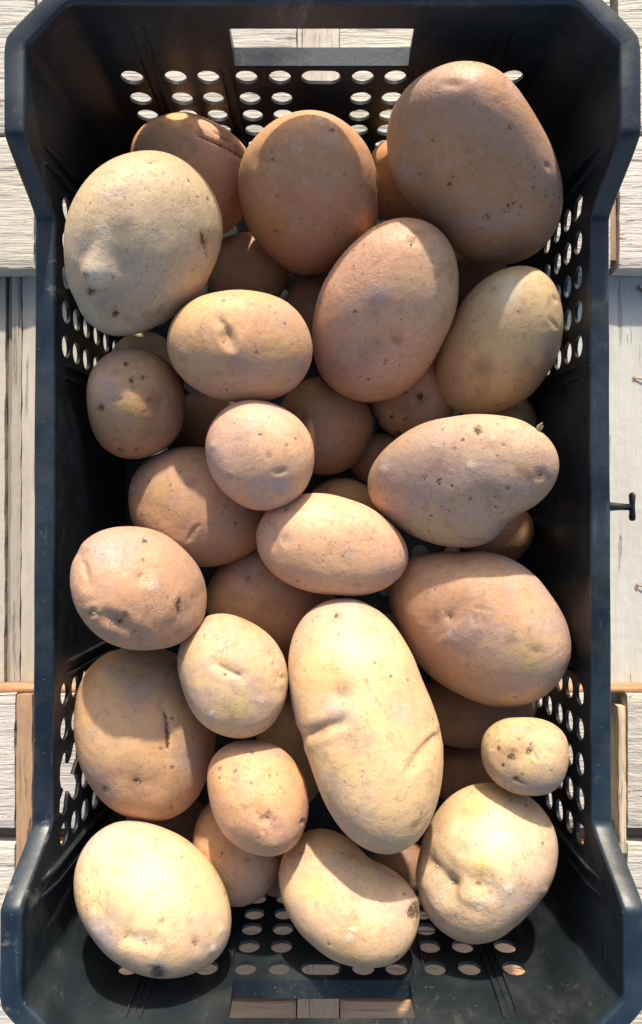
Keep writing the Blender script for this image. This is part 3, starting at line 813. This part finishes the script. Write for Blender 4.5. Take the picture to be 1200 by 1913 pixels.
ZC_ = {'A': 0.1227, 'D': 0.1152, 'E': 0.0892, 'F': 0.0819, 'C': 0.0903, 'G': 0.115, 'K': 0.1098, 'O': 0.0988, 'Q': 0.109, 'M': 0.1311, 'T': 0.1168, 'S': 0.1184, 'V': 0.1186, 'W': 0.1274, 'Y': 0.1151, 'AA': 0.1189, 'Z': 0.1082, 'R': 0.0898, 'I': 0.099, 'U': 0.0945, 'B': 0.0738, 'L': 0.0742, 'N': 0.0587, 'H': 0.04, 'X': 0.0829, 'b1': 0.0516, 'b5': 0.04, 'b4': 0.0485, 'J': 0.04, 'b6': 0.0424, 'b7': 0.0405, 'b8': 0.04, 'b11': 0.0445, 'b12': 0.04, 'b3': 0.04, 'b2': 0.04, 'b10': 0.04, 'b9': 0.0292, 'b13': 0.0314, 'b15': 0.04, 'b14': 0.0465, 'b16': 0.0433}
CR = (.55, .405, .26); TN = (.54, .325, .188); BR = (.40, .225, .125); YL = (.60, .42, .235); PK = (.58, .355, .235)
# key: base colour, tint (lowered on deep potatoes, painting in gap shade), thickness, tilt, label, marks
SPEC = {
'A': (CR, (1, 1.01, .98), .92, (-.18,.02), 'large pale potato with a knobbly dark stem end, near the far left corner',
   [('bump', 180, 506, 26, 1.5), ('dark', 172, 545, 13, .8), ('dark', 215, 590, 10, .9), ('dark', 168, 508, 7, .8), ('grey', 200, 560, 30, .6), ('scar', 378, 435, 388, 480, 6, .9), ('red', 384, 452, 10, .9), ('pale', 190, 500, 20, .8), ('scab', 190, 430, 18, .5), ('brown', 280, 590, 14, .4), ('grey', 235, 360, 22, .3), ('dent', 215, 585, 16, .3)]),  # pale mark paints a glint on the stem bump
'D': (BR, (1, .98, .95), .88, (.10,.42), 'very large dull brown potato in the far right corner, freckled with small dark spots',
   [('dark', 838, 346, 6, 1), ('dark', 953, 238, 6, .8), ('dark', 950, 387, 10, .6), ('scar', 940, 400, 965, 375, 7, .5), ('dark', 967, 353, 4, 1), ('dark', 980, 356, 3.5, 1), ('dark', 1021, 360, 4, .9), ('dark', 845, 328, 3, 1), ('brown', 790, 325, 24, .5), ('grey', 785, 250, 22, .5), ('dark', 911, 405, 7, .7), ('grey', 760, 320, 18, .5), ('dark', 870, 443, 5, .7), ('scab', 880, 160, 14, .2), ('dark', 930, 192, 7, .4)]),
'E': (PK, (1, .97, .95), .90, (0,.15), 'big pinkish tan oval potato above the middle, thin light crease near its centre',
   [('crease', 728, 615, 755, 668, 4, .8), ('dent', 745, 635, 12, .35), ('dark', 706, 643, 6, .7), ('grey', 710, 555, 24, .5), ('eye', 770, 452, 7, .5), ('scab', 808, 500, 6, 1), ('red', 746, 640, 8, .4), ('grey', 820, 540, 18, .3), ('dark', 605, 703, 4, .5), ('brown', 705, 640, 18, .4)]),
'F': (YL, (.97, 1, 1.02), .85, (.25,.25), 'smooth yellowish oval potato against the right wall below the big brown one',
   [('dark', 970, 583, 5, .6), ('brown', 900, 685, 16, .55), ('dark', 880, 706, 5, .6), ('grey', 1030, 660, 30, .6), ('crease', 1025, 595, 1040, 612, 4, .5), ('eye', 1038, 558, 5, .6), ('brown', 1000, 690, 26, .4), ('dark', 884, 598, 3, .7), ('dark', 1012, 610, 3, .6), ('pale', 950, 545, 30, .6), ('grey', 835, 715, 22, .3)]),  # pale mark paints the soft sky highlight near its top
'C': (BR, (1.12, 1.06, 1.0), .90, (0,.30), 'round brown potato below the far handle slot, small eye at its upper left',
   [('eye', 508, 296, 9, .7), ('dark', 622, 242, 8, .7), ('grey', 628, 246, 24, .6), ('dark', 641, 243, 5, .7), ('dark', 516, 433, 8, .6), ('scar', 705, 338, 708, 390, 3, .8), ('brown', 560, 390, 40, .3), ('dark', 563, 408, 4, .6), ('scab', 600, 225, 12, .4), ('grey', 560, 410, 20, .4)]),
'G': (TN, (1.02, .98, .9), .88, (0, .02), 'orange tan oval potato above the middle left, with a small pit near its top centre',
   [('dent', 420, 628, 15, .55), ('crease', 415, 600, 430, 635, 5, .6), ('dark', 417, 638, 4, .9), ('eye', 337, 673, 8, .7), ('grey', 455, 670, 22, .5), ('dark', 463, 658, 4, .6), ('yellow', 520, 640, 24, .2), ('dark', 369, 712, 6, .5), ('dark', 533, 607, 4, .6), ('grey', 560, 690, 16, .4), ('eye', 540, 712, 5, .3)]),
'K': (PK, (1.08, 1.03, 1.0), .92, (0, 0), 'round pinkish potato left of the middle, brightly sunlit on its upper half',
   [('dark', 487, 811, 5, .6), ('grey', 480, 812, 14, .4), ('dark', 502, 851, 6, .5), ('eye', 427, 893, 6, .8), ('grey', 522, 914, 22, .7), ('scab', 398, 833, 8, .5), ('dark', 440, 820, 4, .4), ('grey', 458, 865, 20, .25)]),
'O': (PK, (1.05, 1.02, .98), .88, (-.03, 0), 'pale oval potato lying crosswise at the very middle of the heap',
   [('dark', 533, 950, 4, 1), ('dent', 528, 1012, 14, .3), ('scab', 524, 1012, 7, .9), ('dark', 515, 987, 4, .7), ('eye', 672, 1092, 5, .6), ('grey', 714, 1060, 14, .4), ('dark', 641, 1038, 5, .4), ('brown', 715, 1065, 10, .5), ('crease', 690, 1005, 700, 1020, 3, .5), ('dark', 500, 975, 3, .7)]),
'Q': (CR, (.97, .92, .88), .92, (.20,.22), 'large greyish oval potato with flaky scabs, lying crosswise against the right wall',
   [('dark', 893, 804, 7, .8), ('dark', 820, 899, 6, 1), ('scab', 879, 872, 8, .9), ('dark', 942, 831, 6, .9), ('scab', 920, 822, 12, .6), ('eye', 1010, 890, 11, .7), ('brown', 1005, 885, 28, .5), ('scab', 985, 918, 14, .8), ('dark', 790, 893, 4, .9), ('grey', 728, 870, 24, .6), ('scab', 718, 878, 9, .7), ('dark', 845, 830, 3, .8), ('scab', 815, 832, 14, .5), ('grey', 780, 930, 22, .5), ('brown', 845, 935, 16, .35), ('dark', 787, 812, 3, .7)]),
'M': (TN, (.93, .90, .88), .90, (-.22,-.12), 'round brownish grey potato against the left wall, dark dents along its lower side',
   [('eye', 172, 1146, 9, .8), ('dent', 225, 1165, 22, .45), ('dark', 222, 1165, 11, .6), ('dark', 252, 1184, 7, .4), ('eye', 232, 1152, 7, .5), ('scar', 335, 1120, 336, 1150, 6, .6), ('crease', 155, 1050, 162, 1080, 5, .6), ('dark', 270, 1010, 6, .7), ('dark', 273, 1000, 5, .5), ('scab', 285, 1090, 26, .5), ('grey', 215, 1030, 30, .4), ('dark', 276, 1060, 3, .7), ('dark', 290, 1167, 6, .5), ('brown', 345, 1180, 16, .5), ('red', 262, 1080, 12, .15)]),
'T': (YL, (1.0, .95, .9), .90, (0, 0), 'egg-shaped tan potato with a yellow green patch, left of the long one',
   [('yellow', 438, 1318, 26, .75), ('crease', 410, 1243, 448, 1262, 4, .7), ('dark', 421, 1260, 5, .7), ('scab', 395, 1334, 7, .9), ('crease', 512, 1240, 518, 1275, 5, .5), ('grey', 490, 1300, 24, .35), ('brown', 460, 1160, 16, .3), ('scab', 490, 1310, 8, .5), ('pale', 400, 1200, 24, .3)]),
'S': (YL, (1.05, 1.0, .93), .88, (0, 0), 'longest potato, big pale yellow one standing upright in the lower middle',
   [('dark', 629, 1148, 9, .9), ('grey', 655, 1140, 30, .6), ('dent', 628, 1150, 22, .3), ('dent', 638, 1292, 18, .6), ('brown', 638, 1288, 9, .7), ('grey', 625, 1335, 34, .7), ('dark', 640, 1313, 5, .7), ('dark', 662, 1313, 5, .8), ('crease', 580, 1372, 636, 1350, 9, 1.0), ('brown', 606, 1366, 16, .5), ('crease', 765, 1430, 812, 1375, 6, .9), ('scab', 686, 1371, 5, .7), ('dark', 619, 1375, 5, .5), ('pale', 650, 1200, 40, .5), ('yellow', 610, 1262, 26, .25), ('grey', 700, 1195, 30, .3), ('yellow', 640, 1440, 34, .2), ('grey', 620, 1470, 30, .3), ('dark', 718, 1532, 4, .4), ('grey', 750, 1330, 24, .3)]),
'V': (TN, (1.06, 1.0, .92), .9, (0, .03), 'tan egg-shaped potato with a round pale scar, below the yellow-patched one',
   [('eye', 500, 1530, 11, .55), ('crease', 480, 1520, 492, 1555, 5, .6), ('scab', 492, 1545, 8, .4), ('grey', 445, 1480, 18, .35), ('eye', 565, 1535, 5, .6), ('dark', 520, 1412, 4, .7), ('scab', 432, 1500, 12, .3), ('dark', 510, 1485, 3, .5)]),
'W': (YL, (1.12, 1.1, 1.05), .92, (-.15,-.10), 'large pale yellow potato in the near left corner, brightest of all in the sun',
   [('dark', 293, 1816, 12, 1), ('grey', 190, 1740, 34, .8), ('scab', 265, 1757, 12, .8), ('dark', 268, 1760, 8, .6), ('dark', 366, 1762, 7, .9), ('brown', 366, 1752, 9, .6), ('yellow', 370, 1740, 12, .3), ('red', 212, 1628, 12, .25), ('scar', 178, 1680, 180, 1702, 7, .5), ('dark', 219, 1635, 5, .5), ('crease', 192, 1650, 194, 1710, 5, .4), ('scab', 398, 1772, 7, .8), ('scab', 414, 1736, 8, .7), ('brown', 240, 1720, 18, .35), ('dark', 235, 1752, 6, .6), ('pale', 310, 1640, 60, .4), ('grey', 395, 1770, 24, .4), ('grey', 300, 1800, 22, .5)]),
'Y': (CR, (1.06, 1.0, .88), .88, (0,-.10), 'oval potato in the middle of the near end, sooty patch on its right side',
   [('dark', 768, 1702, 15, 1), ('grey', 760, 1690, 30, .6), ('dark', 755, 1670, 7, .5), ('scab', 655, 1752, 9, 1), ('scab', 660, 1735, 7, .9), ('brown', 665, 1715, 12, .4), ('yellow', 590, 1660, 26, .35), ('dark', 641, 1594, 4, .7), ('eye', 596, 1643, 5, .5), ('grey', 560, 1700, 26, .5), ('scab', 622, 1735, 10, .4), ('dark', 540, 1596, 5, .7), ('grey', 600, 1760, 18, .5), ('dark', 615, 1764, 3, .8), ('brown', 660, 1795, 40, .3)]),
'AA': (YL, (.90, .90, .84), .88, (.25,0), 'smallest potato, yellowish with three dark eyes, at the right wall near the perforations',
   [('dark', 953, 1414, 7, 1), ('dark', 990, 1404, 6, .9), ('dark', 931, 1398, 5, .8), ('grey', 970, 1361, 9, .6), ('brown', 952, 1410, 16, .6), ('dark', 965, 1453, 7, .9), ('crease', 990, 1392, 1003, 1420, 4, .6), ('scar', 958, 1456, 985, 1466, 4, .6), ('dark', 940, 1430, 4, .7), ('brown', 1035, 1440, 12, .5), ('crease', 918, 1400, 932, 1385, 3, .5)]),
'Z': (CR, (1.05, 1.02, .9), .92, (.1,-.05), 'big blocky pale potato near the right corner, small sprout in its deep hollow',
   [('dent', 845, 1655, 32, .95), ('dent', 895, 1652, 26, .4), ('crease', 805, 1610, 840, 1650, 10, .8), ('brown', 800, 1605, 9, .7), ('dent', 808, 1625, 14, .35), ('eye', 890, 1660, 7, .5), ('scab', 898, 1688, 13, .9), ('scab', 950, 1660, 10, .8), ('red', 900, 1695, 12, .3), ('scab', 912, 1647, 6, .8), ('grey', 950, 1690, 34, .5), ('yellow', 890, 1510, 28, .45), ('pale', 905, 1560, 46, .7), ('brown', 870, 1515, 9, .3), ('yellow', 900, 1615, 20, .4), ('dark', 925, 1723, 3, .9), ('crease', 990, 1540, 995, 1570, 5, .5), ('scab', 1018, 1665, 7, .8), ('scab', 860, 1600, 8, .5), ('dark', 968, 1687, 5, .5), ('bump', 800, 1650, 14, .25)]),
'R': (TN, (1.04, .98, .94), .88, (.28,.22), 'large smooth tan potato right of the long one, with a faint ring-shaped scar',
   [('dent', 838, 1150, 12, .4), ('dark', 840, 1150, 8, .6), ('scab', 826, 1146, 6, .9), ('crease', 815, 1190, 860, 1150, 6, .5), ('crease', 885, 1135, 918, 1140, 3, .5), ('crease', 882, 1145, 892, 1180, 3, .4), ('scab', 893, 1175, 7, .5), ('grey', 845, 1190, 26, .5), ('scab', 787, 1165, 12, .4), ('dark', 963, 1302, 3, 1), ('grey', 1030, 1165, 28, .5), ('dark', 815, 1123, 3, .8), ('grey', 950, 1240, 20, .4), ('yellow', 990, 1240, 40, .2), ('eye', 1020, 1145, 6, .3)]),
'I': (BR, (1.05, 1.0, .95), .9, (-.2,.1), 'round brown potato with black peppery specks, against the left wall',
   [('dark', 245, 710, 6, 1), ('dark', 268, 705, 6, .8), ('dark', 190, 762, 8, .8), ('dark', 235, 678, 6, .7), ('grey', 200, 720, 22, .6), ('yellow', 250, 770, 20, .3), ('eye', 280, 748, 6, .7), ('dark', 270, 770, 5, .7), ('dark', 286, 728, 3.5, 1), ('dark', 243, 803, 5, .7), ('dark', 255, 808, 4, .7), ('brown', 290, 750, 16, .6), ('dark', 225, 745, 4, .6), ('dark', 226, 842, 6, .7), ('dark', 275, 705, 4, .8), ('red', 250, 725, 9, .3), ('brown', 285, 815, 14, .4)]),
'U': (TN, (1.06, 1.0, .93), .9, (-.15,.1), 'big rough tan potato with an upright crack, against the left wall',
   [('crack', 309, 1330, 313, 1405, 3.5, .9), ('dark', 255, 1462, 9, .8), ('brown', 252, 1468, 24, .5), ('eye', 257, 1465, 6, .6), ('grey', 200, 1480, 22, .6), ('dark', 195, 1475, 6, .6), ('dark', 320, 1507, 10, .6), ('brown', 310, 1520, 20, .6), ('grey', 355, 1415, 22, .6), ('dark', 352, 1412, 6, .6), ('dark', 320, 1280, 6, .5), ('grey', 330, 1290, 24, .4), ('dark', 230, 1250, 4, .6), ('dark', 265, 1262, 4, .6), ('dark', 345, 1340, 5, .5), ('grey', 160, 1370, 14, .5), ('brown', 210, 1440, 14, .3)]),
'B': (TN, (1.12, 1.0, .86), .86, (-.1,.2), 'tan potato with a long dark crack at the far left, under the perforated end wall',
   [('crack', 372, 252, 425, 275, 1.7, .9), ('crack', 425, 275, 462, 297, 1.7, .8), ('scar', 400, 245, 432, 265, 4, .7), ('eye', 435, 375, 7, .8), ('dent', 356, 280, 9, .4), ('scab', 420, 245, 8, .5), ('dark', 300, 235, 12, .4), ('grey', 380, 225, 14, .5)]),
'L': (TN, (.95, .90, .86), .88, (0, 0), 'dusty brown potato with a curved scratch, partly hidden behind the round sunlit pink one',
   [('crease', 350, 1010, 372, 980, 4, .7), ('yellow', 290, 915, 18, .3), ('grey', 250, 915, 16, .5), ('scab', 248, 913, 5, .7), ('grey', 350, 960, 20, .3), ('brown', 360, 900, 14, .4), ('dark', 300, 950, 3, .6)]),
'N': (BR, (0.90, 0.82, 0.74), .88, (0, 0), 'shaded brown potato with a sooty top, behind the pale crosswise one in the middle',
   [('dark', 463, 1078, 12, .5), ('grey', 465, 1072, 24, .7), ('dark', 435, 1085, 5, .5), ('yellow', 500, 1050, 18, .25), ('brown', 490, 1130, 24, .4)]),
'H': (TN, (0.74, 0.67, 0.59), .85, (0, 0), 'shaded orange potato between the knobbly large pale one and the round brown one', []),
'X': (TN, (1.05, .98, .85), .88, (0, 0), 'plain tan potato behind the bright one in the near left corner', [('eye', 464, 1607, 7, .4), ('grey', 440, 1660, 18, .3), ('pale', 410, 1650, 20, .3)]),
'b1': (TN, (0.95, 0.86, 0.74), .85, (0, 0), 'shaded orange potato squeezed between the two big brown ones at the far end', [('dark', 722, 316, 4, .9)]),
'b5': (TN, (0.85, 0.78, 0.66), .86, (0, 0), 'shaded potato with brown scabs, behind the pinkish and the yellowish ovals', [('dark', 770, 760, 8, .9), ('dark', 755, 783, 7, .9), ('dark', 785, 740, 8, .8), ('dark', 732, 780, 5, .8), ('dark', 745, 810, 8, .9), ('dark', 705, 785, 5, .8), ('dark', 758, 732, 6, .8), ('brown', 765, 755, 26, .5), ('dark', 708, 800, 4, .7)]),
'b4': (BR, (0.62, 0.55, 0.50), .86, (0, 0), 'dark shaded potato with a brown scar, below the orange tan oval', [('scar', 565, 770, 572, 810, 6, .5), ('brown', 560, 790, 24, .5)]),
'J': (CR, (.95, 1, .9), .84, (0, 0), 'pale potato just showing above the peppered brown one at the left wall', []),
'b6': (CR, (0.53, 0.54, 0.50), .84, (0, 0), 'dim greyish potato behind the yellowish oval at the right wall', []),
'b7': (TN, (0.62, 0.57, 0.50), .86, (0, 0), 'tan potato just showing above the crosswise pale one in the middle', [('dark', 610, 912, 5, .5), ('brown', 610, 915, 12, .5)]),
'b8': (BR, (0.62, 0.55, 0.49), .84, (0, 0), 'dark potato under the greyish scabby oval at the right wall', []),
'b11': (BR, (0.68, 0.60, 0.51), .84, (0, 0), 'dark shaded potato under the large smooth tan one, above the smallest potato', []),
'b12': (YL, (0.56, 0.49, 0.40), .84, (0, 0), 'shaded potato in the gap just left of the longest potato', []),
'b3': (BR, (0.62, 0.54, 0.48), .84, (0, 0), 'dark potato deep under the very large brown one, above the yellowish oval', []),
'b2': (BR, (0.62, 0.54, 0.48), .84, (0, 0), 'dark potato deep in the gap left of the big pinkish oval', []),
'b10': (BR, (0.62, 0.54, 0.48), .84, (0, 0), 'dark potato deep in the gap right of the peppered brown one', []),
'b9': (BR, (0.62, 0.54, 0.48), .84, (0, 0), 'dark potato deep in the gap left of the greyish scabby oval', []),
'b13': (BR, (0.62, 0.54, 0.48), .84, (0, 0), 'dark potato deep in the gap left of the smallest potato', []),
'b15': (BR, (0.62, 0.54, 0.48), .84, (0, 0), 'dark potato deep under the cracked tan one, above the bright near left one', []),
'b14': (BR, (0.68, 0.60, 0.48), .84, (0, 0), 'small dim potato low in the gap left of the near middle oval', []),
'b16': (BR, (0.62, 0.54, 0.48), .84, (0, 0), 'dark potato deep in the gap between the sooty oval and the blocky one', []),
}
FOLDS = {'S': [(558, 1378, 640, 1346, 12, 0.0036), (600, 1300, 660, 1290, 26, 0.0022), (765, 1440, 830, 1365, 8, 0.0026), (700, 1130, 745, 1200, 22, 0.0012), (790, 1300, 770, 1380, 40, 0.0018)], 'Z': [(800, 1602, 842, 1655, 19, 0.0048), (845, 1655, 905, 1655, 20, 0.003), (975, 1530, 1000, 1600, 26, 0.0018)], 'M': [(200, 1155, 262, 1190, 13, 0.003), (150, 1035, 165, 1090, 11, 0.0018), (320, 1175, 380, 1110, 16, 0.0016)], 'E': [(722, 600, 756, 672, 22, 0.0022)], 'A': [(232, 440, 240, 500, 22, 0.0012), (140, 560, 215, 585, 18, 0.002)], 'Y': [(760, 1605, 690, 1668, 34, 0.004), (560, 1640, 600, 1700, 30, 0.0012)], 'Q': [(965, 990, 915, 945, 30, 0.0026), (1000, 800, 1010, 860, 16, 0.001)], 'W': [(180, 1640, 195, 1715, 16, 0.0018), (240, 1752, 285, 1762, 14, 0.0022), (360, 1730, 372, 1770, 10, 0.0014)], 'D': [(760, 395, 850, 350, 34, 0.0026), (930, 415, 975, 365, 16, 0.0016)], 'U': [(308, 1320, 314, 1415, 12, 0.0014), (230, 1455, 285, 1470, 22, 0.0022)], 'K': [(420, 780, 440, 850, 30, 0.0014)], 'G': [(412, 600, 432, 645, 9, 0.0020)], 'O': [(540, 935, 580, 945, 22, 0.0012), (500, 985, 520, 1040, 14, 0.0014)], 'R': [(815, 1165, 860, 1140, 22, 0.0022), (800, 1038, 860, 1036, 20, 0.003), (1000, 1120, 1045, 1190, 20, 0.0012)], 'C': [(490, 300, 530, 296, 14, 0.0018), (600, 235, 650, 260, 18, 0.0012)], 'T': [(405, 1240, 450, 1262, 10, 0.0022), (505, 1225, 520, 1290, 12, 0.0014)], 'V': [(480, 1515, 505, 1550, 16, 0.0018), (430, 1440, 440, 1520, 18, 0.0012)], 'AA': [(940, 1412, 1000, 1405, 16, 0.0012)], 'I': [(250, 715, 290, 755, 18, 0.002)], 'B': [(370, 250, 460, 295, 7, 0.0016)], 'N': [(450, 1070, 490, 1090, 18, 0.002)], 'L': [(270, 930, 330, 990, 22, 0.0012)], 'F': [(890, 560, 880, 640, 30, 0.001)]}
# how scurfy each skin is
SCURF = {'Q': .95, 'M': .9, 'U': .9, 'I': .95, 'B': .8, 'D': .55, 'C': .6, 'E': .7, 'Z': .75, 'Y': .6, 'A': .7, 'F': .15, 'R': .3, 'AA': .2, 'S': .4, 'W': .35, 'K': .45, 'O': .35, 'T': .4}
ATS = {}
# greyer, dustier skins and more orange ones
CAST = {'M': (.86, .84, .86), 'Q': (.90, .88, .90), 'I': (.86, .84, .84), 'U': (.92, .90, .90), 'L': (.88, .85, .85), 'N': (.92, .90, .90), 'A': (.94, .95, .93), 'R': (.94, .93, .96), 'O': (1.0, .98, .95), 'K': (1.01, .99, .95),
        'E': (.98, .94, .92), 'C': (1.0, .95, .90), 'D': (.95, .91, .88), 'G': (1.0, .95, .92), 'B': (1.15, 1.0, .86), 'b1': (1.1, .95, .8), 'V': (1.04, .95, .90), 'F': (1.0, .97, .88)}
for i, k in enumerate(POT):
    base, tint, hr, tilt, lab, marks = SPEC[k]
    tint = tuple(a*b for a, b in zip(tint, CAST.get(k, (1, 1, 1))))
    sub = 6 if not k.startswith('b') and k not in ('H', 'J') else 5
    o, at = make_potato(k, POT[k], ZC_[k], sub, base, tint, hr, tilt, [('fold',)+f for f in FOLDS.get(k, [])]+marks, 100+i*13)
    tag(o, lab, 'potato', 'potatoes heaped in the crate'); ATS[k] = (o, at)

# small sprouts and stubs that stand out of the eyes
def nub(k, px, py, r, ht, mat=SPROUT, name='sprout'):
    o, at = ATS[k]; p, n = at(px, py); rnd = random.Random(int(px*3+py))
    bm = bmesh.new()
    for q in range(3):
        off = Vector((rnd.uniform(-1, 1), rnd.uniform(-1, 1), 0))*r*.8
        a = p+off-n*r*.5; b = p+off+n*ht*rnd.uniform(.6, 1)+Vector((rnd.uniform(-1, 1), rnd.uniform(-1, 1), 0))*r*.5
        tube(bm, [a, (a+b)/2, b, b+(b-a)*.12], [r*.55, r*.6, r*.42, r*.12], 9)
    for v in bm.verts: v.co += Vector(noise.noise_vector(v.co*900))*r*.25
    bm_obj(name, bm, mat, o)
nub('Z', 843, 1657, .0012, .0016)
nub('Z', 810, 1620, .0007, .0010)
nub('E', 770, 454, .0009, .0012)
nub('Q', 1006, 803, .0016, .0040, mat_simple('stem_stub', (.36, .30, .20), .8, 0, .5, 700), 'stem_stub')
nub('B', 437, 374, .0007, .0010)
nub('M', 174, 1147, .0007, .0009)
nub('U', 257, 1466, .0007, .0009)
nub('F', 1038, 559, .0007, .0010)
